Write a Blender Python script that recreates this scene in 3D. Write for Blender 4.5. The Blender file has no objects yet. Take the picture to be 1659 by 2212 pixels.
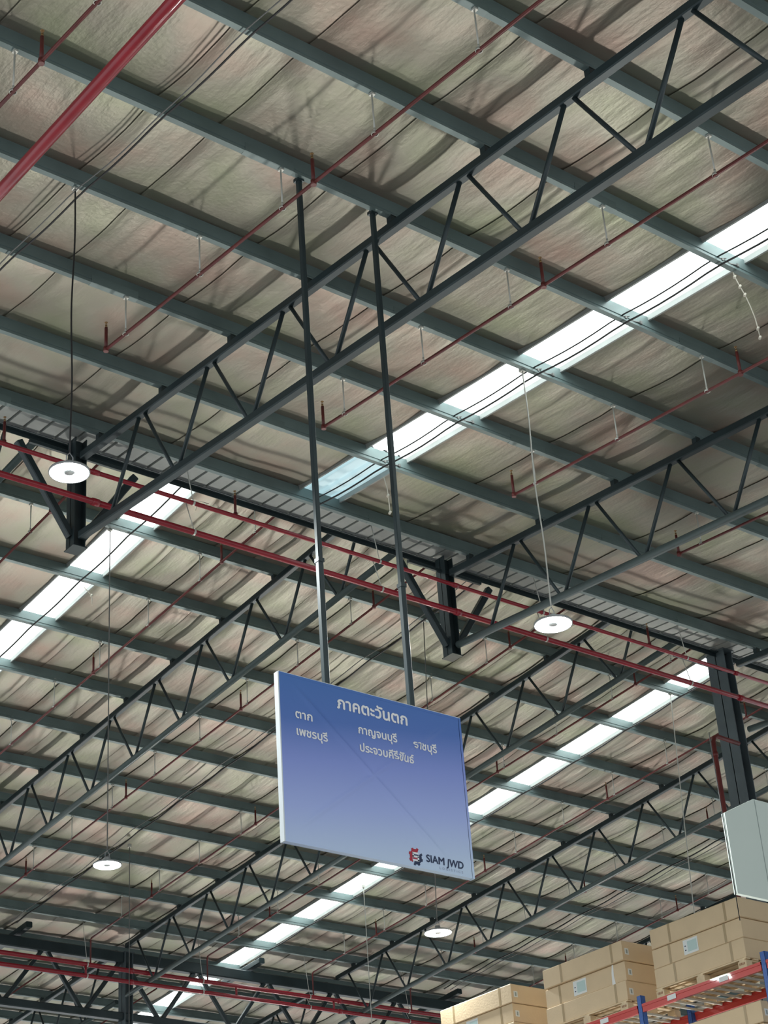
import bpy, math, random
from mathutils import Vector, Matrix, noise
random.seed(7)
SC = bpy.context.scene
COL = SC.collection

# ------------------------------------------------------------------ camera, world, lights, exposure
EYE = 1.6                                        # camera height above the floor
cr = Vector((0.7858449655, -0.6150301375, -0.0646963688))
cu = Vector((-0.2614984491, -0.4252709301, 0.8664659238))
cf = Vector((0.5604161412, 0.6639898839, 0.4950264465))
cam_data = bpy.data.cameras.new('camera')
cam = bpy.data.objects.new('camera', cam_data); COL.objects.link(cam)
m = Matrix.Identity(4)
for i in range(3):
    m[i][0], m[i][1], m[i][2] = cr[i], cu[i], -cf[i]
m[0][3], m[1][3], m[2][3] = 0, 0, EYE
cam.matrix_world = m
cam_data.sensor_fit = 'VERTICAL'; cam_data.sensor_height = 24.0
cam_data.lens = 24.0 * 4058.5 / 2212.0
cam_data.clip_end = 300
SC.camera = cam
SC.view_settings.view_transform = 'Standard'
SC.view_settings.look = 'None'
SC.view_settings.gamma = 1.0
SC.view_settings.use_curve_mapping = False
SC.view_settings.exposure = 0.15

w = bpy.data.worlds.new('daylight'); SC.world = w; w.use_nodes = True
bg = w.node_tree.nodes['Background']
bg.inputs['Color'].default_value = (0.93, 0.97, 1.0, 1); bg.inputs['Strength'].default_value = 0.78

def area_light(name, loc, target, size, power, spread, color):
    d = bpy.data.lights.new(name, 'AREA'); d.shape = 'DISK'; d.size = size; d.energy = power
    d.spread = math.radians(spread); d.color = color
    o = bpy.data.objects.new(name, d); COL.objects.link(o)
    o.location = loc
    o.rotation_euler = (Vector(target) - Vector(loc)).to_track_quat('-Z', 'Y').to_euler()
    return o
# added grid of up-facing area lights, standing in for light bounced off sunlit floor
UP = Vector((0.50, 0.66, -1.0))
for cy in (4, 9, 14, 19, 24, 29, 34, 39, 45, 51):
    for cx in (2, 7, 12, 17, 22, 27, 32, 37, 42):
        if cx > 6 + cy * 1.15 or cx < cy * .25 - 1: continue
        tgt = Vector((cx, cy, 14.5)); src = tgt + UP * 14.0
        p = 13.0 + 0.30 * cx
        area_light('added_uplight', src, tgt, 1.1, p, 25, (1.0, 0.965, 0.90))

# ------------------------------------------------------------------ measured geometry
S, K, SL = 11.5354 + EYE, 16.7948 + EYE, 0.083345    # roof planes: purlin undersides
ZE = EYE
zn = lambda y: S + SL * y
zf = lambda y: K - SL * y
TX = [4.15, 10.387, 16.622, 22.858, 29.093, 35.328, 41.564]   # truss lines
Y0, YF, SPF = 7.354, 22.716, 1.5897
Y_RIDGE = 18.37

# ------------------------------------------------------------------ materials
def mat(name, color, rough=0.5, metal=0.0, bump=0.0, bscale=20.0, var=0.0, vscale=3.0, emit=None, estr=0.0, color2=None, coat=0.0):
    M = bpy.data.materials.new(name); M.use_nodes = True
    nt = M.node_tree; b = nt.nodes['Principled BSDF']
    b.inputs['Base Color'].default_value = (*color, 1); b.inputs['Roughness'].default_value = rough
    b.inputs['Metallic'].default_value = metal
    if coat: b.inputs['Coat Weight'].default_value = coat
    if emit: b.inputs['Emission Color'].default_value = (*emit, 1); b.inputs['Emission Strength'].default_value = estr
    if var or bump:
        tc = nt.nodes.new('ShaderNodeTexCoord')
    if var:
        n = nt.nodes.new('ShaderNodeTexNoise'); n.inputs['Scale'].default_value = vscale; n.inputs['Detail'].default_value = 5
        nt.links.new(tc.outputs['Object'], n.inputs['Vector'])
        r = nt.nodes.new('ShaderNodeValToRGB')
        c2 = color2 or tuple(c * (1 - var) for c in color)
        r.color_ramp.elements[0].position = 0.32; r.color_ramp.elements[0].color = (*c2, 1)
        r.color_ramp.elements[1].position = 0.68; r.color_ramp.elements[1].color = (*[min(1, c * (1 + var * .5)) for c in color], 1)
        nt.links.new(n.outputs['Fac'], r.inputs['Fac']); nt.links.new(r.outputs['Color'], b.inputs['Base Color'])
    if bump:
        n2 = nt.nodes.new('ShaderNodeTexNoise'); n2.inputs['Scale'].default_value = bscale; n2.inputs['Detail'].default_value = 6
        nt.links.new(tc.outputs['Object'], n2.inputs['Vector'])
        bp = nt.nodes.new('ShaderNodeBump'); bp.inputs['Strength'].default_value = bump; bp.inputs['Distance'].default_value = 0.02
        nt.links.new(n2.outputs['Fac'], bp.inputs['Height']); nt.links.new(bp.outputs['Normal'], b.inputs['Normal'])
    return M

M_purlin = mat('grey_green_paint', (0.17, 0.235, 0.235), 0.42, 0.15, var=0.25, vscale=1.2)
M_truss = mat('dark_slate_paint', (0.036, 0.056, 0.062), 0.38, 0.2, var=0.25, vscale=1.5)
M_tube = mat('round_tube_lit', (0.085, 0.12, 0.12), 0.4, 0.1, var=0.2, vscale=1.5)  # lighter than the truss paint: highlight on round chords put into the colour
M_col = mat('column_paint', (0.11, 0.145, 0.16), 0.45, 0.1, var=0.2, vscale=2)
M_sheet = mat('bare_metal_sheet', (0.36, 0.385, 0.375), 0.6, 0.1, var=0.15, vscale=3)
M_red = mat('red_pipe_paint', (0.33, 0.015, 0.03), 0.33, 0.0, var=0.15, vscale=4, coat=0.3)
M_redb = mat('branch_pipe_paint', (0.15, 0.026, 0.024), 0.42, 0.0, var=0.3, vscale=4)
M_zinc = mat('galvanised_steel', (0.62, 0.63, 0.58), 0.45, 0.25)
M_brass = mat('sprinkler_brass', (0.35, 0.22, 0.10), 0.4, 0.6)
M_black = mat('black_cable', (0.02, 0.021, 0.022), 0.5)
M_greyc = mat('grey_cable', (0.16, 0.165, 0.16), 0.5)
M_white = mat('white_plastic', (0.75, 0.77, 0.76), 0.45)
M_print = mat('white_print', (0.92, 0.94, 0.96), 0.5)
M_navy = mat('navy_print', (0.012, 0.03, 0.09), 0.5)
M_logored = mat('crimson_print', (0.45, 0.02, 0.05), 0.5)
M_logogrey = mat('grey_print', (0.36, 0.42, 0.55), 0.5)
M_edge = mat('sign_edge', (0.78, 0.85, 0.88), 0.5)
M_board = mat('pale_board', (0.66, 0.76, 0.71), 0.55, var=0.04, vscale=1.0)
M_seam = mat('board_seam', (0.33, 0.39, 0.38), 0.6)
M_card = mat('carton_board', (0.72, 0.56, 0.36), 0.75, bump=0.12, bscale=30, var=0.06, vscale=2.5)
M_tape = mat('carton_tape', (0.42, 0.31, 0.17), 0.4)
M_tear = mat('torn_white', (0.85, 0.86, 0.84), 0.7)
M_label = mat('label_paper', (0.80, 0.84, 0.83), 0.6)
M_label2 = mat('label_mint', (0.52, 0.68, 0.66), 0.6)
M_stamp = mat('stamp_ink', (0.26, 0.10, 0.05), 0.7)
M_wood = mat('pallet_wood', (0.78, 0.62, 0.40), 0.75, bump=0.2, bscale=25, var=0.22, vscale=4)
M_rackred = mat('rack_red', (0.60, 0.05, 0.04), 0.38, coat=0.3)
M_rackblue = mat('rack_blue', (0.02, 0.11, 0.42), 0.38, coat=0.3)
M_floor = mat('polished_concrete', (0.32, 0.32, 0.30), 0.5, var=0.1, vscale=0.5)
M_lampbody = mat('lamp_housing', (0.35, 0.37, 0.38), 0.4, 0.3)
M_lamp = mat('lamp_diffuser', (0.9, 0.9, 0.9), 0.5, emit=(0.92, 1.0, 0.97), estr=24.0)
M_string = mat('pale_string', (0.72, 0.68, 0.58), 0.8)
M_skyl = mat('translucent_sheet', (0.8, 0.85, 0.85), 0.5, emit=(0.93, 1.0, 0.98), estr=3.0)
M_skyd = mat('translucent_sheet_shaded', (0.6, 0.72, 0.75), 0.5, emit=(0.62, 0.92, 1.0), estr=0.42)  # shade of the overlapping far roof, put into a dimmer, bluer glow

def foil_material():
    M = bpy.data.materials.new('insulation_foil'); M.use_nodes = True
    nt = M.node_tree; b = nt.nodes['Principled BSDF']; L = nt.links.new
    tc = nt.nodes.new('ShaderNodeTexCoord')
    n = nt.nodes.new('ShaderNodeTexNoise'); n.inputs['Scale'].default_value = 0.9; n.inputs['Detail'].default_value = 4
    L(tc.outputs['Object'], n.inputs['Vector'])
    r = nt.nodes.new('ShaderNodeValToRGB'); e = r.color_ramp.elements
    e[0].position = 0.30; e[0].color = (0.33, 0.245, 0.20, 1)
    e[1].position = 0.70; e[1].color = (0.28, 0.30, 0.205, 1)
    k = e.new(0.5); k.color = (0.305, 0.29, 0.235, 1)
    L(n.outputs['Fac'], r.inputs['Fac'])
    oi = nt.nodes.new('ShaderNodeObjectInfo'); hs = nt.nodes.new('ShaderNodeHueSaturation')
    mr = nt.nodes.new('ShaderNodeMapRange'); mr.inputs['To Min'].default_value = 0.88; mr.inputs['To Max'].default_value = 1.08
    L(oi.outputs['Random'], mr.inputs['Value']); L(mr.outputs['Result'], hs.inputs['Value'])
    L(r.outputs['Color'], hs.inputs['Color']); L(hs.outputs['Color'], b.inputs['Base Color'])
    b.inputs['Metallic'].default_value = 0.35; b.inputs['Roughness'].default_value = 0.42
    # fine crinkles, drawn out along the blanket
    mp = nt.nodes.new('ShaderNodeMapping'); mp.inputs['Scale'].default_value = (6.0, 1.3, 2.0)
    L(tc.outputs['Object'], mp.inputs['Vector'])
    n2 = nt.nodes.new('ShaderNodeTexNoise'); n2.inputs['Scale'].default_value = 1.0; n2.inputs['Detail'].default_value = 6
    L(mp.outputs['Vector'], n2.inputs['Vector'])
    n3 = nt.nodes.new('ShaderNodeTexNoise'); n3.inputs['Scale'].default_value = 22.0; n3.inputs['Detail'].default_value = 3
    L(tc.outputs['Object'], n3.inputs['Vector'])
    ad = nt.nodes.new('ShaderNodeMath'); ad.operation = 'MULTIPLY_ADD'; ad.inputs[1].default_value = 0.15
    L(n3.outputs['Fac'], ad.inputs[0]); L(n2.outputs['Fac'], ad.inputs[2])
    bp = nt.nodes.new('ShaderNodeBump'); bp.inputs['Strength'].default_value = 0.32; bp.inputs['Distance'].default_value = 0.05
    L(ad.outputs['Value'], bp.inputs['Height']); L(bp.outputs['Normal'], b.inputs['Normal'])
    return M
M_foil = foil_material()

def sign_face_material():
    M = bpy.data.materials.new('sign_print'); M.use_nodes = True
    nt = M.node_tree; b = nt.nodes['Principled BSDF']; L = nt.links.new
    tc = nt.nodes.new('ShaderNodeTexCoord'); sp = nt.nodes.new('ShaderNodeSeparateXYZ')
    L(tc.outputs['Generated'], sp.inputs[0])
    mr = nt.nodes.new('ShaderNodeMath'); mr.operation = 'MULTIPLY_ADD'; mr.inputs[1].default_value = -0.16
    L(sp.outputs['X'], mr.inputs[0]); L(sp.outputs['Z'], mr.inputs[2])   # deeper blue towards the upper right
    mm = nt.nodes.new('ShaderNodeMath'); mm.operation = 'MULTIPLY_ADD'; mm.inputs[1].default_value = 0.9; mm.inputs[2].default_value = 0.12
    L(mr.outputs[0], mm.inputs[0])
    r = nt.nodes.new('ShaderNodeValToRGB'); e = r.color_ramp.elements
    e[0].position = 0.0; e[0].color = (0.62, 0.78, 0.98, 1)
    e[1].position = 1.0; e[1].color = (0.065, 0.19, 0.55, 1)
    a = e.new(0.30); a.color = (0.42, 0.53, 0.95, 1)
    a = e.new(0.55); a.color = (0.27, 0.36, 0.82, 1)
    a = e.new(0.78); a.color = (0.09, 0.20, 0.58, 1)
    mx = nt.nodes.new('ShaderNodeMath'); mx.operation = 'MULTIPLY_ADD'; mx.inputs[1].default_value = -1.0; mx.inputs[2].default_value = 1.0
    L(mm.outputs[0], r.inputs['Fac']); L(r.outputs['Color'], b.inputs['Base Color'])
    b.inputs['Roughness'].default_value = 0.45
    return M
M_sign = sign_face_material()

# ------------------------------------------------------------------ mesh helpers
class MB:
    def __init__(s): s.v = []; s.f = []; s.sm = []
    def quad_prism(s, pts0, pts1, smooth=False, caps=True):
        n = len(pts0); b = len(s.v); s.v += [tuple(p) for p in pts0] + [tuple(p) for p in pts1]
        for i in range(n):
            j = (i + 1) % n; s.f.append((b + i, b + j, b + n + j, b + n + i)); s.sm.append(smooth)
        if caps:
            s.f.append(tuple(b + i for i in reversed(range(n)))); s.sm.append(False)
            s.f.append(tuple(b + n + i for i in range(n))); s.sm.append(False)
        return s
    def box(s, x0, x1, y0, y1, z0, z1):
        return s.quad_prism([(x0, y0, z0), (x1, y0, z0), (x1, y1, z0), (x0, y1, z0)], [(x0, y0, z1), (x1, y0, z1), (x1, y1, z1), (x0, y1, z1)])
    def tube(s, p0, p1, r, n=10, r1=None):
        p0, p1 = Vector(p0), Vector(p1); d = (p1 - p0)
        if d.length < 1e-6: return s
        d.normalize(); a = d.orthogonal().normalized(); b = d.cross(a)
        r1 = r if r1 is None else r1
        c = [(math.cos(2 * math.pi * i / n), math.sin(2 * math.pi * i / n)) for i in range(n)]
        return s.quad_prism([p0 + (a * x + b * y) * r for x, y in c], [p1 + (a * x + b * y) * r1 for x, y in c], smooth=True)
    def bar(s, p0, p1, w_, h_, up=(0, 0, 1), chamfer=0.12):
        """rectangular hollow-section look: chamfered rectangle swept from p0 to p1; w across, h along up"""
        p0, p1 = Vector(p0), Vector(p1); d = (p1 - p0).normalized(); u = Vector(up)
        a = d.cross(u)
        if a.length < 1e-4: a = d.orthogonal()
        a.normalize(); u = a.cross(d).normalized()
        c = chamfer * min(w_, h_); x, y = w_ / 2, h_ / 2
        prof = [(-x + c, -y), (x - c, -y), (x, -y + c), (x, y - c), (x - c, y), (-x + c, y), (-x, y - c), (-x, -y + c)]
        return s.quad_prism([p0 + a * i + u * j for i, j in prof], [p1 + a * i + u * j for i, j in prof])
    def sweep(s, pts, r, n=8):
        pts = [Vector(p) for p in pts]; rings = []; b0 = len(s.v)
        a = None
        for i, p in enumerate(pts):
            d = (pts[min(i + 1, len(pts) - 1)] - pts[max(i - 1, 0)]).normalized()
            a = d.orthogonal().normalized() if a is None else (a - d * a.dot(d)).normalized()
            b = d.cross(a)
            s.v += [tuple(p + (a * math.cos(2 * math.pi * k / n) + b * math.sin(2 * math.pi * k / n)) * r) for k in range(n)]
        for i in range(len(pts) - 1):
            for k in range(n):
                s.f.append((b0 + i * n + k, b0 + i * n + (k + 1) % n, b0 + (i + 1) * n + (k + 1) % n, b0 + (i + 1) * n + k)); s.sm.append(True)
        s.f.append(tuple(b0 + k for k in reversed(range(n)))); s.sm.append(False)
        e = b0 + (len(pts) - 1) * n; s.f.append(tuple(e + k for k in range(n))); s.sm.append(False)
        return s
    def lathe(s, c, prof, n=28):
        b = len(s.v); c = Vector(c)
        for r, z in prof:
            s.v += [(c.x + r * math.cos(2 * math.pi * k / n), c.y + r * math.sin(2 * math.pi * k / n), c.z + z) for k in range(n)]
        for i in range(len(prof) - 1):
            for k in range(n):
                s.f.append((b + i * n + k, b + i * n + (k + 1) % n, b + (i + 1) * n + (k + 1) % n, b + (i + 1) * n + k)); s.sm.append(True)
        return s
    def mesh(s, name, m_):
        me = bpy.data.meshes.new(name); me.from_pydata([tuple(v) for v in s.v], [], s.f)
        me.polygons.foreach_set('use_smooth', s.sm)
        me.materials.append(m_); me.update(); return me
    def build(s, name, m_, parent=None, loc=None):
        return link(name, s.mesh(name, m_), parent, loc)

def link(name, me, parent=None, loc=None):
    o = bpy.data.objects.new(name, me); COL.objects.link(o)
    if parent is not None: o.parent = parent
    if loc is not None: o.location = loc
    return o
def tag(o, label, cat, group=None):
    o['label'] = label; o['category'] = cat
    if group: o['group'] = group
    return o
def thing(name, label, cat, loc=(0, 0, 0), group=None):
    o = bpy.data.objects.new(name, None); COL.objects.link(o); o.location = loc; o.empty_display_size = 0.2
    return tag(o, label, cat, group)
def struct(o): o['kind'] = 'structure'; return o
ORD = 'first second third fourth fifth sixth seventh eighth ninth tenth eleventh twelfth thirteenth fourteenth fifteenth sixteenth seventeenth eighteenth nineteenth twentieth'.split()
CACHE = {}
def cached(key, fn):
    if key not in CACHE: CACHE[key] = fn()
    return CACHE[key]

# ------------------------------------------------------------------ setting: floor and roof
fl = MB().box(-10, 62, -10, 62, -0.15, 0.0).build('floor', M_floor); struct(fl)

SKY = [(13.55, 14.20), (26.02, 26.66)]           # translucent rows (x ranges)
def roof_slab(name, side, y0, y1):
    f = zn if side == 'n' else zf
    mb = MB(); xs = [-1.0]
    for a, b in SKY: xs += [a, b]
    xs.append(52.0)
    for i in range(0, len(xs), 2):
        a, b = xs[i], xs[i + 1]
        mb.quad_prism([(a, y0, f(y0) + .27), (b, y0, f(y0) + .27), (b, y0, f(y0) + .31), (a, y0, f(y0) + .31)],
                      [(a, y1, f(y1) + .27), (b, y1, f(y1) + .27), (b, y1, f(y1) + .31), (a, y1, f(y1) + .31)])
    return struct(mb.build(name, M_sheet))
roof_n = roof_slab('ceiling', 'n', 1.0, 18.75)
roof_f = roof_slab('ceiling', 'f', 16.6, 56.0)

def foil_strip(side, x0, x1, y0, y1, parent, lift, step=0.135, fold=.03):
    f = zn if side == 'n' else zf
    base, sp = (Y0, 1.5) if side == 'n' else (YF, SPF)
    nx = max(4, round((x1 - x0) / step)); ny = round((y1 - y0) / step)
    gx = [x0, x0 + .018, x0 + .045] + [x0 + .045 + (x1 - x0 - .045) * i / nx for i in range(1, nx + 1)]; nx = len(gx) - 1
    vs, fs = [], []
    for j in range(ny + 1):
        y = y0 + (y1 - y0) * j / ny
        ph = ((y - base) / sp) % 1.0
        pil = math.sin(math.pi * ph) ** 0.6
        for i in range(nx + 1):
            x = gx[i]
            q = Vector((x * 0.9, y * 0.55, 3.1 if side == 'n' else 9.7))
            a = noise.noise(q); b = noise.noise(Vector((x * 2.6 + y * 1.1, y * 1.7 - x * .6, 5.0)))
            c = 1 - abs(noise.noise(Vector((x * 1.5 - y * .9, y * .8 + x * .7, 1.0)))) * 2.2
            z = f(y) + .235 - pil * (.045 + .035 * a + .009 * b + .010 * max(0, c)) - .003 * max(0, b) + lift
            if i < 2: z -= fold * (1.0 if i == 0 else .9)
            elif i == nx: z += .004
            vs.append((x, y, z))
    for j in range(ny):
        for i in range(nx):
            k = j * (nx + 1) + i; fs.append((k, k + nx + 1, k + nx + 2, k + 1))
    me = bpy.data.meshes.new('foil_sheet'); me.from_pydata(vs, [], fs); me.polygons.foreach_set('use_smooth', [True] * len(fs))
    me.materials.append(M_foil); me.update()
    return link('foil_sheet', me, parent)
near_x = [1.0, 2.6, 4.2, 5.75, 7.47, 8.2, 9.7, 11.45, 13.50, None, 14.25, 15.44, 17.0, 18.5, 20.0, 21.5, 23.0, 24.5, 26.0]
far_x = [5.5, 7.0, 8.5, 10.0, 11.5, 13.50, None, 14.25, 15.4, 17.0, 18.5, 20.1, 21.6, 23.1, 24.6, 25.97, None, 26.71, 28.2, 29.7, 31.2, 32.7, 34.2, 35.8, 37.4, 39.0, 41.0, 43.5, 46.0]
for side, xs, (ya, yb), par in (('n', near_x, (2.0, 17.90), roof_n), ('f', far_x, (18.6, 56.0), roof_f)):
    for i in range(len(xs) - 1):
        if xs[i] is None or xs[i + 1] is None: continue
        xm = (xs[i] + xs[i + 1]) / 2; st_ = 0.135 if side == 'n' else 0.16
        if side == 'n' or xs[i + 1] - xs[i] < 1.0: foil_strip(side, xs[i], xs[i + 1] + .03, ya, yb, par, 0, st_, .012); continue
        foil_strip(side, xs[i], xm + .03, ya, yb, par, 0, st_, .016)
        foil_strip(side, xm, xs[i + 1] + .03, ya, yb, par, .003, st_, .009)

# translucent roof sheets: ribbed, one panel between each pair of purlins
def skylight(name, side, xa, xb, y0, y1, m_):
    f = zn if side == 'n' else zf
    o = None
    mb = MB(); n = 26; prof = []
    for i in range(n + 1):
        t = i / n; x = xa - .03 + (xb - xa + .06) * t
        u = (t * 3.0) % 1.0
        h = .035 if .38 < u < .62 else 0.0
        prof.append((x, h))
    b = 0
    for (x, h) in prof: mb.v.append((x, y0, f(y0) + .225 + h))
    for (x, h) in prof: mb.v.append((x, y1, f(y1) + .225 + h))
    for i in range(n): mb.f.append((i, n + 1 + i, n + 2 + i, i + 1)); mb.sm.append(False)
    o = mb.build(name, m_); return struct(o)
win1 = skylight('window_1', 'n', *SKY[0], 2.0, 16.32, M_skyl)
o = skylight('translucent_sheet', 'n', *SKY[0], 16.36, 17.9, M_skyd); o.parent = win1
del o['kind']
skylight('window_2', 'f', *SKY[0], 18.7, 56.0, M_skyl)
skylight('window_3', 'f', *SKY[1], 18.7, 56.0, M_skyl)
# side flashings of the translucent rows
for side, (a, b), y0, y1 in (('n', SKY[0], 2, 17.9), ('f', SKY[0], 18.7, 56), ('f', SKY[1], 18.7, 56)):
    f = zn if side == 'n' else zf
    mb = MB()
    for x in (a - .02, b + .02):
        mb.quad_prism([(x - .012, y0, f(y0) + .15), (x + .012, y0, f(y0) + .15), (x + .012, y0, f(y0) + .28), (x - .012, y0, f(y0) + .28)],
                      [(x - .012, y1, f(y1) + .15), (x + .012, y1, f(y1) + .15), (x + .012, y1, f(y1) + .28), (x - .012, y1, f(y1) + .28)])
    struct(mb.build('trim_1', M_sheet))

# bare ribbed sheet strip at the upper edge of the near slope
strip = MB(); prof = []; x = 1.0
while x < 30:
    for dx, h in ((0, 0), (.185, 0), (.190, .045), (.222, .045), (.227, 0)): prof.append((x + dx, h))
    x += .235
ya, yb = 17.86, 18.62
for (x, h) in prof: strip.v.append((x, ya, zn(ya) + .20 + h))
for (x, h) in prof: strip.v.append((x, yb, zn(yb) + .20 + h))
n = len(prof)
for i in range(n - 1): strip.f.append((i, n + i, n + i + 1, i + 1)); strip.sm.append(False)
st = struct(strip.build('trim_2', M_sheet))
clip = MB().box(-.012, .012, -.05, .05, -.02, .02).mesh('screw_clip', M_zinc)
x = 1.0 + .19
while x < 26:
    link('screw_clip', clip, st, (x, 18.60, zn(18.56) + .185)); x += .47
# closing board above the near roof edge, under the higher far roof
struct(MB().box(1, 50, 18.66, 18.70, zn(18.6) + .32, zf(18.7) + .2).build('trim_3', M_sheet))

# ------------------------------------------------------------------ purlins: lipped C sections
def purlin_mesh(x0, x1, f, y):
    sl = SL if f is zn else -SL
    P = [(-.07, .20), (-.07, .052), (-.060, .046), (-.060, .038), (-.07, .032), (-.07, 0.0), (0.0, 0.0), (0.0, .018), (-.004, .018), (-.004, .004), (-.056, .004), (-.056, .196), (-.004, .196), (-.004, .182), (0, .182), (0, .20)]
    mb = MB(); z = f(y)
    a = [(x0, y + p, z + q + sl * p) for p, q in P]; b = [(x1, y + p, z + q + sl * p) for p, q in P]
    mb.quad_prism(a, b)
    return mb
LAPS = cached('lap', lambda: MB().box(-.30, .30, -.074, .0035, -.004, .10).mesh('lap_plate', M_purlin))
LAPB = cached('lapb', lambda: MB().box(-.30, .30, -.0745, -.0705, .12, .185).mesh('lap_plate', M_purlin))
GN, GF = 'roof purlins of the near slope', 'roof purlins of the far slope'
for k in range(-1, 8):
    y = Y0 + 1.5 * k
    o = purlin_mesh(0.0, 34.0, zn, y).build('purlin', M_purlin)
    tag(o, 'grey-green steel purlin of the near slope, %s counted from the camera side' % ORD[k + 1], 'purlin', GN)
    for tx in TX[:5]:
        link('lap_plate', LAPS, o, (tx - 1.6 if (k % 2) else tx + 1.5, y, zn(y) - .001))
for k in range(-2, 21):
    y = YF + SPF * k
    if abs(y - 37.9) < .6: y = 37.1 if y < 37.9 else 38.75
    o = purlin_mesh(4.0, 50.0, zf, y).build('purlin', M_purlin)
    if k + 2 < 11:
        tag(o, 'grey-green steel purlin of the far slope, %s counted from the ridge gap' % ORD[k + 2], 'purlin', GF)
    else:
        tag(o, 'grey-green steel purlin beyond the far girder, %s counted from it' % ORD[k - 9], 'purlin', GF)

# ridge edge beam of the near slope
eb = MB(); ye = 18.60
eb.box(0.0, 34.0, ye - .004, ye + .004, zn(ye) + .09, zn(ye) + .17)
eb.box(0.0, 34.0, ye - .07, ye - .004, zn(ye) + .155, zn(ye) + .163)
tag(eb.build('edge_beam', M_truss), 'dark edge angle along the ribbed bare sheet at the top of the near slope', 'beam')

# ------------------------------------------------------------------ light trusses
def truss(x, side, ynodes_top, ynodes_bot, ya, yb, label, group, round_bottom=True):
    f = zn if side == 'n' else zf
    t = thing('roof_truss', label, 'truss', (x, ya, f(ya)), group)
    W = lambda mb: MBoff(mb, (x, ya, f(ya)))
    zt = lambda y: f(y) - .125
    zb = lambda y: f(y) - 1.305
    L0 = Vector((x, ya, f(ya)))
    P = lambda y, z, dx=0: Vector((x + dx, y, z)) - L0
    MB().bar(P(ya, zt(ya)), P(yb, zt(yb)), .10, .11).build('top_chord', M_truss, t)
    mb = MB()
    if round_bottom: mb.tube(P(ya, zb(ya)), P(yb, zb(yb)), .055, 14)
    else: mb.bar(P(ya, zb(ya)), P(yb, zb(yb)), .11, .11)
    mb.build('bottom_chord', M_tube if round_bottom else M_truss, t)
    for yt in ynodes_top:
        for yb_ in ynodes_bot:
            if abs(yt - yb_) < 1.1:
                s_ = 1 if yb_ > yt else -1
                MB().tube(P(yt + .06 * s_, zt(yt) - .03), P(yb_ - .05 * s_, zb(yb_) + .03), .026 if s_ > 0 else .024, 8).build('web', M_truss, t)
    # cleats carrying the purlins
    ys = [Y0 + 1.5 * k - .035 for k in range(-2, 8)] if side == 'n' else [YF + SPF * k - .035 for k in range(-3, 21)]
    cl = cached('cleat', lambda: MB().box(-.045, .045, -.035, .035, 0, .09).mesh('cleat', M_truss))
    for y in ys:
        if ya < y < yb: link('cleat', cl, t, P(y, f(y) - .075))
    return t
top_n = [7.60 + 1.535 * k for k in range(-4, 7)]; bot_n = [8.36 + 1.535 * k for k in range(-5, 7)]
top_f = [18.62 + 1.555 * k for k in range(0, 24)]; bot_f = [19.40 + 1.555 * k for k in range(0, 24)]
ln = ['left end of the view', 'hanging post beside the upper left lamp', 'hanging post left of the column', 'tall dark column', 'racks']
labn = {0: 'dark steel near-slope truss just outside the left edge of the view',
        1: 'dark steel truss nearest the camera, passing behind both sign poles',
        2: 'dark steel near-slope truss ending at the hanging post behind the right sign pole',
        3: 'dark steel near-slope truss running into the top of the tall dark column'}
for i in (1, 2, 3):
    truss(TX[i], 'n', [y for y in top_n if y > 2], [y for y in bot_n if 2 < y < 18], 2.0, 18.25, labn[i], 'near-slope roof trusses', round_bottom=(i != 1))
labf = {1: 'slate truss of the far slope beyond the upper left lamp', 2: 'slate truss of the far slope left of the sign, crossing behind the left sign pole',
        3: 'slate truss of the far slope disappearing behind the sign, ending at the far column', 4: 'slate truss of the far slope right of the sign, above the stacked cartons',
        5: 'slate truss of the far slope showing just over the carton stacks', 6: 'slate truss of the far slope hidden mostly by the cartons, beyond the tall column'}
for i in (1, 2, 3, 4, 5, 6):
    truss(TX[i], 'f', [y for y in top_f if y < 37.5], [y for y in bot_f if y < 37.5], 18.8, 37.7, labf[i], 'far-slope roof trusses')
labg = {1: 'slate truss beyond the far girder, leftmost of the last span', 2: 'slate truss beyond the far girder, left of the far column', 3: 'slate truss beyond the far girder on the line of the far column', 4: 'slate truss beyond the far girder, under the sign',
        5: 'slate truss beyond the far girder, behind the carton stacks'}
for i in (2, 3, 4, 5):
    truss(TX[i], 'f', [38.9 + 1.555 * k for k in range(10)], [39.7 + 1.555 * k for k in range(10)], 38.15, 54.5, labg[i], 'trusses of the last span')

# hanging posts with knee braces at the ridge
def hsec(mb, x, y, z0, z1, wx, wy, t=.012):
    mb.box(x - wx / 2, x - wx / 2 + t, y - wy / 2, y + wy / 2, z0, z1)
    mb.box(x + wx / 2 - t, x + wx / 2, y - wy / 2, y + wy / 2, z0, z1)
    mb.box(x - wx / 2, x + wx / 2, y - t / 2, y + t / 2, z0, z1)
    return mb
for i, lab in ((1, 'dark hanging post with two knee braces behind the upper left lamp'), (2, 'dark hanging post with two knee braces between the sign and the right lamp')):
    x = TX[i]; z0, z1 = 11.62 + ZE, zn(18.4) + .16
    t = thing('hanging_post', lab, 'post', (x, 18.4, z0), 'hanging posts under the ridge')
    hsec(MB(), 0, 0, 0, z1 - z0, .17, .20).build('post', M_truss, t)
    MB().box(-.10, .10, -.12, .12, -.012, 0).build('base_plate', M_truss, t)
    for s_ in (-1, 1):
        MB().bar((s_ * .08, 0, .16), (s_ * .86, 0, z1 - z0 - .28), .10, .10, (0, 1, 0)).build('knee_brace', M_truss, t)
    MB().bar((-.7, 0, z1 - z0 - .22), (.7, 0, z1 - z0 - .22), .05, .05).build('tie_bar', M_truss, t)

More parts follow.
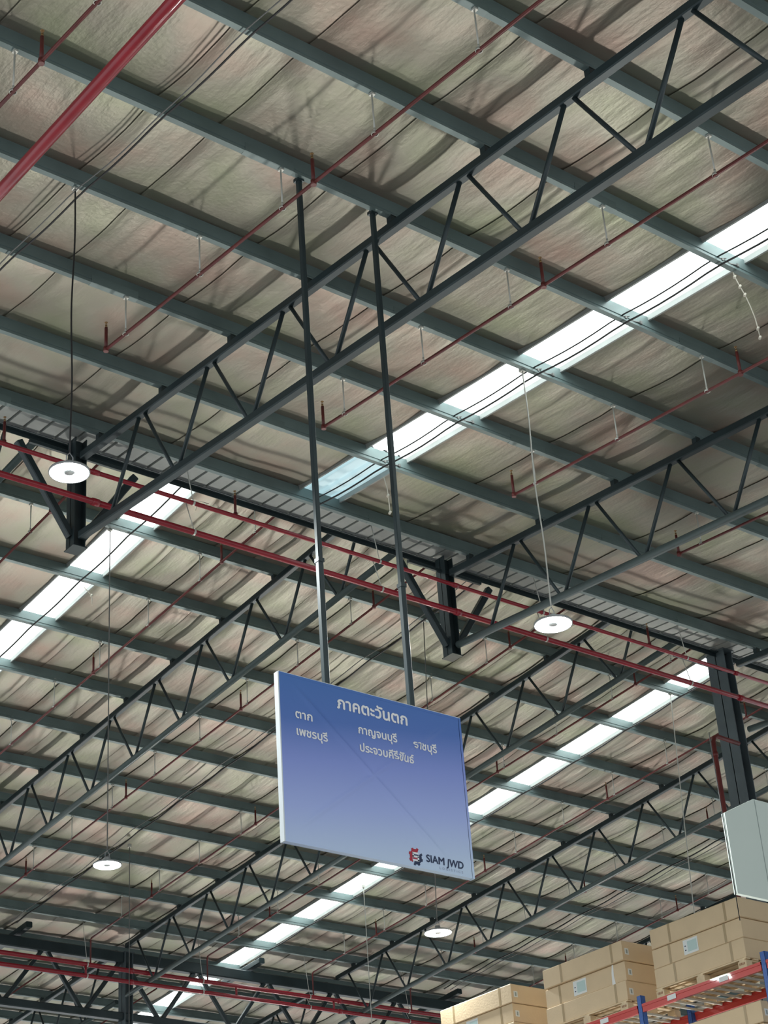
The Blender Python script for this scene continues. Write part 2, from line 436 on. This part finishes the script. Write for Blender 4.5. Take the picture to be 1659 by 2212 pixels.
# columns
def column(x, y, ztop, label, wx=.21, wy=.38):
    t = thing('steel_column', label, 'column', (x, y, 0))
    hsec(MB(), 0, 0, .02, ztop, wx, wy, .016).build('shaft', M_col, t)
    MB().box(-wx / 2 - .06, wx / 2 + .06, -wy / 2 - .06, wy / 2 + .06, 0, .02).build('base_plate', M_col, t)
    MB().box(-wx / 2 - .03, wx / 2 + .03, -wy / 2 - .03, wy / 2 + .03, ztop, ztop + .015).build('cap_plate', M_col, t)
    return t
c1 = column(TX[3], 18.62, zn(18.6) + .17, 'tall dark steel column at the right, rising behind the white board')
MB().bar((-1.25, -.1, zn(18.4) - .16), (-.1, -.1, zn(18.4) - .16), .05, .05).build('tie_bar', M_truss, c1)
column(TX[3] + .1, 37.9, 13.40 + ZE, 'dark steel column far away, under the joint of the far girder', .22, .30)

# far girder: deep longitudinal truss
g = thing('far_girder', 'deep dark steel girder truss crossing the hall at its far end', 'girder', (0, 37.9, 0))
zg1, zg0 = 13.29 + ZE, 11.89 + ZE
MB().bar((6, 0, zg1), (50, 0, zg1), .2, .26).build('top_chord', M_truss, g)
MB().bar((6, 0, zg0), (50, 0, zg0), .2, .18).build('bottom_chord', M_truss, g)
pan = 6.235 / 3; xc = TX[3]
k = -8
while k < 13:
    xt = xc + pan * k
    for s_ in (-1, 1):
        if 6.3 < xt + s_ * pan / 2 < 50: MB().bar((xt + s_ * .07, 0, zg1 - .1), (xt + s_ * (pan / 2 - .05), 0, zg0 + .06), .09, .09, (0, 1, 0)).build('web', M_truss, g)
    k += 1
for x in (20.1, 26.55, 32.95):
    MB().bar((x, -.5, zf(37.4) - .1), (x, 1.2, zf(39.0) - .1), .16, .14).build('bracket_bar', M_truss, g)

# ------------------------------------------------------------------ sprinkler branch pipes
def rod_mesh():
    mb = MB(); mb.tube((0, 0, 0), (0, 0, .47), .0095, 6)
    mb.box(-.022, .022, -.03, .02, .44, .475); mb.box(-.022, .022, -.03, .02, .505, .52); mb.box(-.022, .022, .012, .02, .44, .52)
    mb.lathe((0, 0, -.035), [(.036, -.012), (.036, .012), (.030, .012), (.030, -.012), (.036, -.012)], 10)
    mb.tube((0, 0, -.01), (0, 0, .03), .012, 6)
    return mb.mesh('hanger_rod', M_zinc)
def riser_mesh():
    return MB().tube((0, 0, -.01), (0, 0, .30), .019, 10).tube((0, 0, -.03), (0, 0, .03), .030, 10).mesh('riser', M_redb)
def head_mesh():
    mb = MB().tube((0, 0, .30), (0, 0, .335), .013, 8).lathe((0, 0, .37), [(0.0, .002), (.02, .002), (.02, -.002), (0, -.002)], 10)
    mb.tube((.011, 0, .335), (.004, 0, .37), .003, 5); mb.tube((-.011, 0, .335), (-.004, 0, .37), .003, 5)
    return mb.mesh('sprinkler_head', M_brass)
def branch(x, side, ya, yb, ups, label, group, bright=False, drop=None, hang=True):
    f = zn if side == 'n' else zf
    zp = lambda y: f(y) - .50
    t = thing('sprinkler_pipe', label, 'pipe', (x, ya, zp(ya)), group)
    L0 = Vector((x, ya, zp(ya)))
    pts = [Vector((x, ya, zp(ya))), Vector((x, yb, zp(yb)))]
    mb = MB()
    if drop is not None:
        yy, zz = drop
        mb.tube((0, 0, 0), Vector((x, yb - .05, zp(yb - .05))) - L0, .019, 12)
        mb.sweep([Vector(p) - L0 for p in ((x, yb - .06, zp(yb - .06)), (x, yb - .015, zp(yb) - .012), (x, yb, zp(yb) - .06), (x, yb, zz))], .019, 12)
    else: mb.tube((0, 0, 0), pts[1] - L0, .019, 12)
    mb.build('pipe_run', M_redb, t)
    rm, hm, gm = cached('riser', riser_mesh), cached('head', head_mesh), cached('rod', rod_mesh)
    for y in ups:
        r = link('riser', rm, t, Vector((x, y, zp(y))) - L0); link('sprinkler_head', hm, r)
    if hang:
        ys = [Y0 + 1.5 * k - .03 for k in range(-1, 8)] if side == 'n' else [YF + SPF * k - .03 for k in range(-2, 21)]
        for y in ys:
            if ya + .1 < y < yb - .1: link('hanger_rod', gm, t, Vector((x, y, zp(y) + .035)) - L0)
    return t
near_lab = {5.94: 'thin red sprinkler pipe in the upper left corner, left of the thick red pipe',
            8.95: 'thin red sprinkler pipe crossing in front of the left sign pole',
            12.01: 'thin red sprinkler pipe starting left of the right sign pole, above the bright skylight',
            15.12: 'thin red sprinkler pipe below the bright skylight, crossed by the lamp wire',
            18.23: 'thin red sprinkler pipe at the right edge under the second near truss'}
for x, lab in near_lab.items():
    ups = [y for y in (15.25, 11.3, 7.33, 3.36) if not (x == 5.94 and y > 13)]
    if x == 5.94: ups.append(15.1)
    branch(x, 'n', 2.2, 15.27 if x != 5.94 else 17.9, ups, lab, 'near-slope sprinkler pipes')
far_lab = {9.0: 'thin red sprinkler pipe of the far slope at the left edge, leftmost of all', 12.01: 'thin red sprinkler pipe of the far slope left of the left skylight',
           15.12: 'pale red sprinkler pipe of the far slope right of the left skylight', 18.23: 'dark red sprinkler pipe of the far slope passing behind the left edge of the sign',
           21.33: 'dark red sprinkler pipe of the far slope emerging above the right half of the sign', 24.5: 'dark red sprinkler pipe of the far slope directly left of the right skylight',
           27.6: 'pale red sprinkler pipe of the far slope touching the lower right corner of the sign', 30.7: 'dark red sprinkler pipe of the far slope under the round truss chord near the cartons',
           33.8: 'dark red sprinkler pipe of the far slope, last one before the carton stacks'}
MY2 = 36.75; MZ2 = 12.62 + ZE
for x, lab in far_lab.items():
    branch(x, 'f', 18.5, MY2, [22.05 + 4.03 * k for k in range(4)], lab, 'far-slope sprinkler pipes', drop=(MY2, MZ2 + .03))
for x, lb in ((18.23, 'left of the far column'), (21.33, 'just left of the far column, close to it'), (24.5, 'right of the far column')):
    branch(x, 'f', 39.0, 54.0, [], 'thin red pipe beyond the far girder, ' + lb, 'sprinkler pipes of the last span', hang=False)

# mains in pairs under the ridge and at the far girder
def main_pipe(y, z, r, x0, x1, label, name='main_pipe', strap_top=None, group=None, every=3.12, off=15.0):
    t = thing(name, label, 'pipe', (x0, y, z), group)
    MB().tube((0, 0, 0), (x1 - x0, 0, 0), r, 16).build('pipe_run', M_red, t)
    cp = cached(('coup', r), lambda: MB().tube((-.05, 0, 0), (.05, 0, 0), r * 1.28, 16).mesh('coupling', M_red))
    x = off
    xs = []
    while x > x0: xs.append(x); x -= every
    x = off + every
    while x < x1: xs.append(x); x += every
    for x in xs:
        mb = MB().lathe((0, 0, 0), [(r * 1.12, -.012), (r * 1.12, .012)], 12)
        mb = MB()
        n = 12; b = 0
        ring = []
        for sx in (-.015, .015):
            mb.v += [(sx, math.cos(2 * math.pi * k / n) * r * 1.15, math.sin(2 * math.pi * k / n) * r * 1.15) for k in range(n)]
        for k in range(n): mb.f.append((k, (k + 1) % n, n + (k + 1) % n, n + k)); mb.sm.append(True)
        mb.tube((0, 0, r), (-.12 if strap_top else 0, 0, (strap_top or .45)), .007, 6)
        mb.build('pipe_hanger', M_zinc, t, (x - x0, 0, 0))
    x = x0 + 2.4
    while x < x1: link('coupling', cp, t, (x - x0, 0, 0)); x += 6.0
    return t
mp = main_pipe(17.95, 12.53 + ZE, .030, 2, 34, 'upper of the two red main pipes under the ridge, crossing behind both sign poles', strap_top=.62)
for x in (9.10, 12.55, 20.4):
    r = link('riser', cached('riser', riser_mesh), mp, (x - 2, 0, .02)); link('sprinkler_head', cached('head', head_mesh), r)
main_pipe(17.95, 12.09 + ZE, .040, 2, 34, 'lower and thicker of the two red main pipes under the ridge', strap_top=.42)
main_pipe(MY2, MZ2, .052, 8, 50, 'upper of the two red main pipes in front of the far girder', strap_top=1.0)
main_pipe(MY2, 12.36 + ZE, .048, 8, 50, 'lower of the two red main pipes in front of the far girder', strap_top=.26)
# short link pipes between the far mains
for x, lab in ((21.2, 'short vertical red link pipe between the far mains, left of the far column'), (25.3, 'short vertical red link pipe between the far mains, right of the far column'), (28.2, 'short vertical red link pipe between the far mains, under the sign')):
    tag(MB().tube((x, MY2 - .02, 12.36 + ZE), (x, MY2 - .02, MZ2), .026, 10).build('link_pipe', M_red), lab, 'pipe', 'link pipes of the far mains')

# thick red pipe close to the camera
t = thing('thick_pipe', 'thick glossy red fire main crossing the upper left corner', 'pipe', (6.0, 2.0, 10.93 + ZE))
MB().tube((0, 0, -.05), (0, 15.4, .25), .060, 28).build('pipe_run', M_red, t)
MB().tube((0, 15.2, .24), (0, 15.35, .245), .075, 24).build('coupling', M_red, t)

# riser pipe on the tall column
t = thing('riser_pipe', 'dark red vertical riser pipe left of the tall column, bent over at its top', 'pipe', (21.85, 18.2, 0))
MB().sweep([(0, 0, .1), (0, 0, 11.30 + ZE), (.03, .0, 11.38 + ZE), (.10, .0, 11.42 + ZE), (.62, 0, 11.40 + ZE)], .036, 14).build('pipe_run', M_redb, t)
MB().tube((0, 0, 11.05 + ZE), (0, 0, 11.12 + ZE), .046, 14).build('coupling', M_redb, t)
tag(MB().tube((23.35, 17.9, 11.30 + ZE), (23.35, 12.0, 10.85 + ZE), .045, 14).build('feed_pipe', M_red), 'red feed pipe running off to the right of the tall column', 'pipe')

# ------------------------------------------------------------------ cables along the roof
def cable(x, side, y0, y1, r, m_, label, dz=-.03, jit=.0, group=None):
    f = zn if side == 'n' else zf
    base, sp = (Y0, 1.5) if side == 'n' else (YF, SPF)
    pts = []; y = y0
    while y <= y1:
        ph = ((y - base) / sp) % 1.0
        pts.append((x + jit * math.sin(y * 1.7), y, f(y) + dz - .035 * math.sin(math.pi * ph))); y += .25
    o = MB().sweep(pts, r, 6).build('power_cable', m_); tag(o, label, 'cable', group); return o
cable(7.53, 'n', 2, 17.9, .011, M_black, 'black power cable running under the near purlins to the upper left lamp clamp')
cable(7.47, 'n', 2, 17.9, .007, M_greyc, 'thin grey cable beside the black one near the upper left lamp', jit=.02)
cable(13.76, 'n', 2, 17.9, .010, M_black, 'thin cable across the near skylight, upper one of the pair', dz=.06, jit=.008)
cable(13.80, 'n', 2, 17.9, .013, M_black, 'thin cable across the near skylight, lower one of the pair', jit=.01)
cable(13.78, 'f', 19, 37, .015, M_black, 'thin cable down the middle of the left far skylight')
cable(19.84, 'f', 19, 37.5, .016, M_black, 'black power cable under the far purlins, left of the sign')
cable(19.70, 'f', 19, 37.5, .010, M_greyc, 'thin grey cable beside the black one, left of the sign', jit=.02)
cable(26.42, 'f', 19, 37.5, .017, M_black, 'thin cable down the middle of the right far skylight')
cable(32.5, 'f', 19, 37.5, .017, M_black, 'black power cable under the far purlins above the cartons')
cable(32.7, 'f', 19, 37.5, .010, M_greyc, 'thin grey cable beside the black one above the cartons', jit=.02)
# conduit clips on the near cables at the skylight
for k in range(1, 7):
    y = Y0 + 1.5 * k
    mb = MB().bar((0, 0, 0), (.20, -.02, .03), .012, .012); mb.box(.19, .22, -.03, 0, .01, .05); mb.box(-.05, -.02, -.02, .01, .0, .03); mb.bar((-.08, .0, .02), (.02, -.02, .05), .01, .01)
    tag(mb.build('cable_bracket', M_greyc, None, (13.86, y - .06, zn(y) + .02)), 'small cable bracket on the %s purlin crossed by the near skylight' % ORD[k - 1], 'bracket', 'cable brackets at the near skylight')

# ------------------------------------------------------------------ high-bay lamps
def lamp(x, y, z, ztop, label, wire_m, wig=0.0, big=1.0, lean=0.0):
    area_light('lamp_light', (x, y, z - .03), (x, y, 0), 0.38, 200.0, 165, (0.97, 1.0, 0.98))
    t = thing('high_bay_lamp', label, 'lamp', (x, y, z), 'round high-bay lamps')
    R_ = .205 * big
    MB().lathe((0, 0, 0), [(.055, .002), (R_ * .97, .002), (R_ * .97, .018), (.055, .018)], 36).build('diffuser', M_lamp, t)
    MB().lathe((0, 0, 0), [(0, -.004), (.036, -.004), (.055, .002), (.055, .02), (0, .02)], 20).build('sensor_cap', M_lampbody, t)
    MB().lathe((0, 0, 0), [(R_ * .97, .0), (R_ * 1.02, .0), (R_ * 1.02, .022), (.11, .03), (.10, .055), (.05, .06), (.045, .12), (0, .125)], 36).build('housing', M_lampbody, t)
    MB().sweep([(-.035, 0, .12), (-.035, 0, .18), (0, 0, .22), (.035, 0, .18), (.035, 0, .12)], .006, 6).build('hook', M_lampbody, t)
    pts = []; n = 24; H = ztop - z
    for i in range(n + 1):
        q = i / n; pts.append((wig * math.sin(q * 9) * math.sin(math.pi * q), lean * q, .23 + (H - .23) * q))
    MB().sweep(pts, .009 if wire_m is not M_zinc else .010, 6).build('suspension_wire', wire_m, t)
    MB().box(-.03, .03, lean - .03, lean + .03, H - .02, H + .05).build('clamp', M_zinc, t)
    return t
z_l = 9.23 + ZE
lamp(7.46, 13.36, z_l, zn(13.35) + .0, 'round white high-bay lamp at the upper left, in front of the hanging post', M_black, .015, .93)
lamp(13.63, 13.36, z_l - .02, zn(13.35) + .0, 'round white high-bay lamp right of the sign, under the near skylight', M_zinc, .02, 1.05)
lamp(13.46, 22.75, 9.31 + ZE, zf(22.7), 'round white high-bay lamp at the lower left', M_greyc, 0, 1.0)
lamp(19.9, 23.0, 9.27 + ZE, zf(22.7), 'round white high-bay lamp below the sign, left of the cartons', M_greyc, 0, 1.12, -.29)
lamp(26.2, 23.0, 9.2 + ZE, zf(22.7), 'high-bay lamp behind the cartons, its wire rising right of the right skylight', M_zinc, 0, 1, -.29)
lamp(20.1, 33.05, 9.2 + ZE, zf(33.05), 'high-bay lamp below the view whose wire passes right of the lower left lamp', M_greyc)
lamp(26.3, 32.9, 9.2 + ZE, zf(32.9), 'high-bay lamp below the view whose wire drops under the sign', M_zinc)

# ------------------------------------------------------------------ hanging sign
SX0, SX1, SZ0, SZ1, SY = 8.68, 10.72, 5.325 + ZE, 6.855 + ZE, 11.84
sign = thing('hanging_sign', 'blue gradient warehouse region sign with white lettering, hung on two dark poles', 'sign', (SX0, SY, SZ0))
Wd, Hd = SX1 - SX0, SZ1 - SZ0
# stretched face with faint diagonal folds from the frame behind
mb = MB(); N = 48
def fold(u, v):
    d = 0.0
    for (a, b, c, e) in ((.145, 1.43, 1.73, .13), (1.85, 1.42, .115, .12)):
        L_ = math.hypot(c - a, e - b); t_ = ((u - a) * (c - a) + (v - b) * (e - b)) / L_ ** 2
        if -.02 < t_ < 1.02:
            q = abs((u - a) * (e - b) - (v - b) * (c - a)) / L_
            d = max(d, .014 * math.exp(-(q / .020) ** 2) * min(1, 8 * (t_ + .02), 8 * (1.02 - t_)))
    return d
NX, NY = 150, 112
for j in range(NY + 1):
    for i in range(NX + 1):
        u, v = .03 + (Wd - .06) * i / NX, .025 + (Hd - .05) * j / NY
        mb.v.append((u, -.002 - fold(u, v), v))
for j in range(NY):
    for i in range(NX):
        k = j * (NX + 1) + i; mb.f.append((k, k + 1, k + NX + 2, k + NX + 1)); mb.sm.append(True)
mb.build('printed_face', M_sign, sign)
mb = MB(); e_ = .03
mb.box(0, e_, -.003, .055, 0, Hd); mb.box(Wd - e_ * .8, Wd, -.003, .055, 0, Hd); mb.box(e_, Wd - e_, -.003, .055, Hd - .025, Hd); mb.box(e_, Wd - e_, -.003, .055, 0, .025)
mb.build('edge_frame', M_sign, sign)
MB().box(-.012, 0, -.002, .055, 0, Hd).build('side_edge', M_edge, sign)
MB().box(0, Wd, -.001, .055, Hd, Hd + .006).build('top_edge', M_edge, sign)
MB().box(.0, Wd, .05, .056, 0.0, Hd).build('back_panel', M_white, sign)
for px_, lb in ((.53, 'left'), (1.487, 'right')):
    p = thing('sign_pole', '', 'x'); del p['label']; del p['category']; p.parent = sign
    bpy.data.objects.remove(p)
    mb = MB(); H2 = zn(SY) - SZ0
    mb.bar((px_, .03, Hd - .02), (px_, .03, Hd + 1.25), .056, .056, (0, 1, 0))
    mb.bar((px_, .03, Hd + 1.25), (px_, .03, H2), .050, .050, (0, 1, 0))
    o = mb.build('sign_pole', M_truss, sign)
    MB().box(px_ - .033, px_ + .033, -.003, .063, Hd + 1.22, Hd + 1.26).build('pole_joint', M_truss, o)
    MB().box(px_ - .04, px_ + .04, -.01, .07, H2 - .02, H2 + .02).build('pole_bracket', M_truss, o)

def text_obj(name, s_, u0, u1, vbase, height, m_, bold=0.0, parent=sign, depth=.0015, shear=0.0, spacing=1.0):
    cu_ = bpy.data.curves.new(name, 'FONT'); cu_.body = s_; cu_.size = 1.0; cu_.extrude = 0.0
    cu_.resolution_u = 3; cu_.space_character = spacing; cu_.shear = shear
    tmp = bpy.data.objects.new(name, cu_); COL.objects.link(tmp)
    dg = bpy.context.evaluated_depsgraph_get(); dg.update()
    me = bpy.data.meshes.new_from_object(tmp.evaluated_get(dg)); COL.objects.unlink(tmp); bpy.data.objects.remove(tmp)
    xs = [v.co.x for v in me.vertices]; x0, x1 = min(xs), max(xs)
    sx = (u1 - u0) / (x1 - x0)
    base = [(u0 + (v.co.x - x0) * sx, vbase + v.co.y * height) for v in me.vertices]
    tris = [tuple(p.vertices) for p in me.polygons]; nv = len(base)
    e = bold * height
    sh = [(0, 0), (e, 0), (-e, 0), (0, e), (0, -e)] if bold else [(0, 0)]
    vs = [(x + a, -.0055 - fold(x, z) - .00005 * k, z + b) for k, (a, b) in enumerate(sh) for x, z in base]
    fs = [tuple(i + nv * k for i in t_) for k in range(len(sh)) for t_ in tris]
    me = bpy.data.meshes.new(name); me.from_pydata(vs, [], fs); me.update()
    me.materials.clear(); me.materials.append(m_)
    return link(name, me, parent)
# letter heights: size-1 text has a consonant height of about .55
text_obj('heading_lettering', 'ภาคตะวันตก', .613, 1.395, 1.322, .150, M_print, .030)
text_obj('tak_lettering', 'ตาก', .157, .333, 1.132, .105, M_print, .026)
text_obj('phetchaburi_lettering', 'เพชรบุรี', .162, .487, .975, .105, M_print, .026)
text_obj('kanchanaburi_lettering', 'กาญจนบุรี', .833, 1.262, 1.130, .105, M_print, .026)
text_obj('ratchaburi_lettering', 'ราชบุรี', 1.45, 1.717, 1.120, .105, M_print, .026)
text_obj('prachuap_lettering', 'ประจวบคีรีขันธ์', .839, 1.439, .965, .105, M_print, .026)
text_obj('company_lettering', 'SIAM', 1.497, 1.697, .070, .094, M_navy, .022)
text_obj('company_lettering', 'JWD', 1.722, 1.916, .068, .094, M_navy, .022, shear=.12)
text_obj('company_small_lettering', 'LOGISTICS', 1.640, 1.905, .026, .030, M_logogrey, .0, spacing=1.6)
# gear-shaped emblem: red upper left half, navy lower right half, pale S between
def emblem():
    cx, cz, R_ = 1.378, .094, .082
    def gear(a0, a1, flip):
        outer = []; inner = []
        n = 40
        for i in range(n + 1):
            a = math.radians(a0 + (a1 - a0) * i / n)
            ph = ((math.degrees(a) - 15) % 45) / 45
            r = R_ * (1.0 if ph < .5 else .84)
            outer.append((cx + r * math.cos(a) * .95, cz + r * math.sin(a)))
            # squarish inner hole
            q = max(abs(math.cos(a)), abs(math.sin(a))); ri = R_ * .47 / q
            inner.append((cx + ri * math.cos(a), cz + ri * math.sin(a)))
        mb = MB(); y = -.0045
        for (a_, b_) in zip(outer, inner): mb.v += [(a_[0], y, a_[1]), (b_[0], y, b_[1])]
        for i in range(n): mb.f.append((2 * i, 2 * i + 1, 2 * i + 3, 2 * i + 2)); mb.sm.append(False)
        return mb
    gear(62, 232, 0).build('emblem_red_half', M_logored, sign)
    gear(-112, 30, 0).build('emblem_navy_half', M_navy, sign)
    s1_ = MB(); s2_ = MB(); y = -.0050
    def rect(mb, a, b, c, d): 
        k = len(mb.v); mb.v += [(cx + a, y, cz + c), (cx + b, y, cz + c), (cx + b, y, cz + d), (cx + a, y, cz + d)]; mb.f.append((k, k + 1, k + 2, k + 3)); mb.sm.append(False)
    t_ = .015
    # pale S (5-like)
    for r_ in ((-.036, .03, .024, .024 + t_), (-.036, -.036 + t_, -.004, .03), (-.036, .034, -.006, -.006 + t_), (.034 - t_, .034, -.036, .004), (-.036, .034, -.040, -.040 + t_)): rect(s1_, *r_)
    s1_.build('emblem_letter', M_print, sign)
    rect(s2_, -.018, .032, .010, .020); s2_.build('emblem_bar', M_navy, sign)
    s3_ = MB(); rect(s3_, -.034, .016, -.022, -.010); s3_.build('emblem_bar', M_logored, sign)
emblem()

# ------------------------------------------------------------------ white board at the right edge
bx = 15.60
board = thing('hanging_board', 'blank pale board with one cut corner, in front of the tall column', 'board', (bx, 13.0, 6.29 + ZE))
out = [(0, 0), (3.0, 0), (3.0, 1.20), (.53, 1.19), (0, .93)]
mb = MB().quad_prism([(a, 0, b) for a, b in out], [(a, .05, b) for a, b in out]); mb.build('board_panel', M_board, board)
mb = MB().quad_prism([(.545, -.004, 0.01), (.553, -.004, 0.01), (.553, -.004, 1.18), (.545, -.004, 1.18)], [(.545, 0, .01), (.553, 0, .01), (.553, 0, 1.18), (.545, 0, 1.18)])
mb.build('fold_line', M_seam, board)
MB().tube((-.012, .02, -.3), (-.02, .02, 1.9), .006, 6).build('hanging_wire', M_black, board)
for q in (2.35, 2.85): MB().bar((q, .03, 1.19), (q, .03, zn(13.03) - 6.29 - ZE), .05, .05, (0, 1, 0)).build('board_pole', M_truss, board)

# ------------------------------------------------------------------ pallet racking
RX = 20.0
rack = thing('pallet_rack', 'red and blue pallet rack at the lower right carrying pallets of cartons', 'rack', (RX, 16.38, 0))
UPY = [14.0, 16.38, 18.76, 21.14, 23.52, 25.9]
def upright(mb, x, y, ztop):
    mb.box(x - .045, x + .045, y - .04, y - .036, 0, ztop); mb.box(x - .045, x - .041, y - .04, y + .04, 0, ztop); mb.box(x - .045, x + .045, y + .036, y + .04, 0, ztop)
    z = ztop - .05
    while z > ztop - 1.4:
        mb.box(x - .047, x - .0455, y - .008, y + .008, z - .02, z); z -= .06
for y in UPY:
    for x in (0.0, 1.03):
        mb = MB(); upright(mb, x, y - 16.38, 7.15 + ZE); mb.build('upright', M_rackblue, rack)
for z in (6.905 + ZE, 5.40 + ZE):
    for a, b in zip(UPY[:-1], UPY[1:]):
        for x, m_ in ((-.035, M_rackred), (1.065, M_rackred)):
            mb = MB(); a_, b_ = a - 16.38 + .05, b - 16.38 - .05
            mb.box(x - .012, x + .03, a_, b_, z, z + .115); mb.box(x - .02, x + .012, a_, b_, z + .075, z + .115)
            bo = mb.build('beam', m_, rack)
            if x < 0 and z > 8:
                for q in (.30, .74):
                    y = a_ + (b_ - a_) * q
                    MB().box(x - .022, x - .019, y - .085, y + .085, z + .03, z + .10).build('beam_label', M_label, bo)
        k = a + .25
        while k < b - .1:
            MB().box(0, 1.03, k - 16.38 - .012, k - 16.38 + .012, z + .08, z + .11).build('deck_bar', M_zinc, rack); k += .19
# pallets: built once with their boards, then copied
PW, PD = 1.74, 1.10
def make_pallet():
    t = thing('pallet', '', 'pallet')
    blk = MB().box(-.06, .06, -.075, .075, 0, .085).mesh('block', M_wood)
    for yy in (-PW / 2 + .08, 0, PW / 2 - .08):
        for xx in (.06, PD / 2, PD - .06):
            b = link('block', blk, t, (xx, yy, .02))
    bb = MB().box(0, .10, -PW / 2, PW / 2, 0, .02).mesh('bottom_board', M_wood)
    for xx in (.0, PD / 2 - .05, PD - .10): link('bottom_board', bb, t, (xx, 0, 0))
    sb = MB().box(0, PD, -.05, .05, 0, .018).mesh('stringer_board', M_wood)
    for yy in (-PW / 2 + .08, 0, PW / 2 - .08): link('stringer_board', sb, t, (0, yy, .105))
    db = MB().box(0, .09, -PW / 2, PW / 2, 0, .018).mesh('deck_board', M_wood)
    k = 0.0
    while k < PD - .08: link('deck_board', db, t, (k, 0, .123)); k += .168
    st_ = MB()
    for a, wd in ((-.045, .012), (-.022, .010), (.0, .016), (.024, .010), (.044, .008)):
        st_.box(-.0015, 0, a, a + wd, .030, .062)
    sm_ = st_.mesh('ink_stamp', M_stamp)
    for yy in (-PW / 2 + .08, PW / 2 - .08): link('ink_stamp', sm_, t, (0, yy, .02))
    return t
def copy_tree(o, parent=None):
    c = o.copy(); COL.objects.link(c); c.parent = parent
    for ch in [q for q in bpy.data.objects if q.parent == o]: copy_tree(ch, c)
    return c
pal0 = make_pallet()
ZP = 7.022 + ZE; ZP2 = 5.517 + ZE
stacks = [  # y centre, shelf z, carton height, layers, name, near-face stickers
    (17.56, ZP, .285, 3, 'right', 0, .0),
    (19.88, ZP, .293, 3, 'middle', 1, .0),
    (22.36, ZP, .293, 3, 'left', 1, .0),
    (17.45, ZP2, .293, 3, 'lower', 1, .0)]
where = {'right': 'right stack on the top rack level', 'middle': 'middle stack on the top rack level', 'left': 'left stack on the top rack level', 'lower': 'stack on the rack level below'}
lay = ['bottom', 'middle', 'topmost']
first = True
for (yc, z, h, n, nm, stick, dx) in stacks:
    p = pal0 if first else copy_tree(pal0)
    first = False
    p.location = (RX - .02, yc, z)
    tag(p, 'pale wooden pallet under the %s' % where[nm], 'pallet', 'pallets on the rack')
    for k in range(n):
        z0 = z + .142 + k * (h + .003)
        jx = [0, .015, -.005][k] + (.02 if nm == 'middle' and k == 1 else 0); jy = [.0, .01, -.012][k]
        extra = {0: 'plain tape', 1: 'white delivery label', 2: 'two tape strips'}[k]
        c = thing('carton', '%sbrown carton, %s of the %s' % ({0: 'plain ', 1: 'white-labelled ', 2: 'taped '}[k], lay[k], where[nm]), 'carton', (RX + jx, yc + jy, z0), 'cartons on the rack')
        hw = PW / 2 - .005
        mb = MB(); y0, y1 = -hw, hw; x0, x1 = 0, PD
        cx_ = .011
        ring = lambda zz, i: [(x0 + i, y0 + i, zz), (x1 - i, y0 + i, zz), (x1 - i, y1 - i, zz), (x0 + i, y1 - i, zz)]
        mb.quad_prism(ring(.002, cx_), ring(cx_, 0)); mb.quad_prism(ring(cx_, 0), ring(h - cx_, 0)); mb.quad_prism(ring(h - cx_, 0), ring(h, cx_))
        mb.build('carton_body', M_card, c)
        for q in ((-.60, .50) if k != 1 else (-.56, .56)):
            q += random.uniform(-.04, .04)
            tr = (nm == 'middle' and k == 1 and q < 0)
            m2 = MB()
            if tr:
                pts = [(-.04, .0), (.03, .0), (.02, .6), (-.005, 1.0), (-.03, 1.0), (-.02, .45)]
                m2.quad_prism([(-.003, q + a, b * h) for a, b in pts], [(0, q + a, b * h) for a, b in pts]); m2.build('torn_strip', M_tear, c)
            else:
                m2.box(-.002, .0, q - .022, q + .022, h * .04, h * .98); m2.build('tape', M_tape, c)
        if k == 1:
            lb = MB().box(-.004, 0, -.03, .25, .045, h - .03).build('delivery_label', M_label, c)
            MB().box(-.0055, -.004, -.01, .17, .075, h - .06).build('label_print', M_label2, lb)
            MB().box(-.0055, -.004, .20, .225, .10, .115).box(-.0055, -.004, .20, .225, .16, .175).build('label_mark', M_navy, lb)
        if stick:
            MB().box(.05, .13, -hw - .003, -hw, h * .3, h * .62).build('corner_sticker', M_label, c)
            MB().box(.075, .105, -hw - .0045, -hw - .003, h * .36, h * .56).build('sticker_print', M_seam, c)

# ------------------------------------------------------------------ loose strings hanging from the skylight edges
def strand(pts, r, label, knots=()):
    o = MB().sweep(pts, r, 6)
    for k in knots: o.tube(Vector(pts[k]) - Vector((.012, 0, .02)), Vector(pts[k]) + Vector((.012, 0, .02)), r * 2.6, 6)
    o = o.build('dangling_string', M_string); tag(o, label, 'string', 'loose strings at the skylights')
strand([(14.040, 10.34, 12.42 + ZE), (14.060, 10.34, 12.33 + ZE), (14.120, 10.34, 12.22 + ZE), (14.180, 10.34, 12.13 + ZE), (14.240, 10.34, 11.99 + ZE), (14.280, 10.34, 11.85 + ZE), (14.295, 10.34, 11.72 + ZE), (14.300, 10.34, 11.60 + ZE)], .006,
       'knotted pale string hanging from the near skylight at the right edge', (1, 2, 3, 6, 7))
strand([(14.08, 16.63, 12.95 + ZE), (14.12, 16.63, 12.80 + ZE), (14.13, 16.63, 12.68 + ZE), (14.14, 16.63, 12.50 + ZE), (14.14, 16.63, 12.42 + ZE)], .007, 'short pale string hanging right of the right sign pole, below the skylight end', (2, 4))
strand([(14.0, 24.5, 14.80 + ZE), (14.08, 24.5, 14.74 + ZE), (14.15, 24.5, 14.68 + ZE), (14.16, 24.5, 14.60 + ZE), (14.16, 24.5, 14.50 + ZE)], .008, 'short bent white string beside the left far skylight', (2,))
strand([(14.12, 21.4, zf(21.4) - .02), (14.25, 21.3, zf(21.4) - .07), (14.42, 21.35, zf(21.4) - .03), (14.22, 21.4, zf(21.4) - .10), (14.2, 21.4, zf(21.4) - .2)], .008, 'tangled white string beside the top of the left far skylight', (3,))
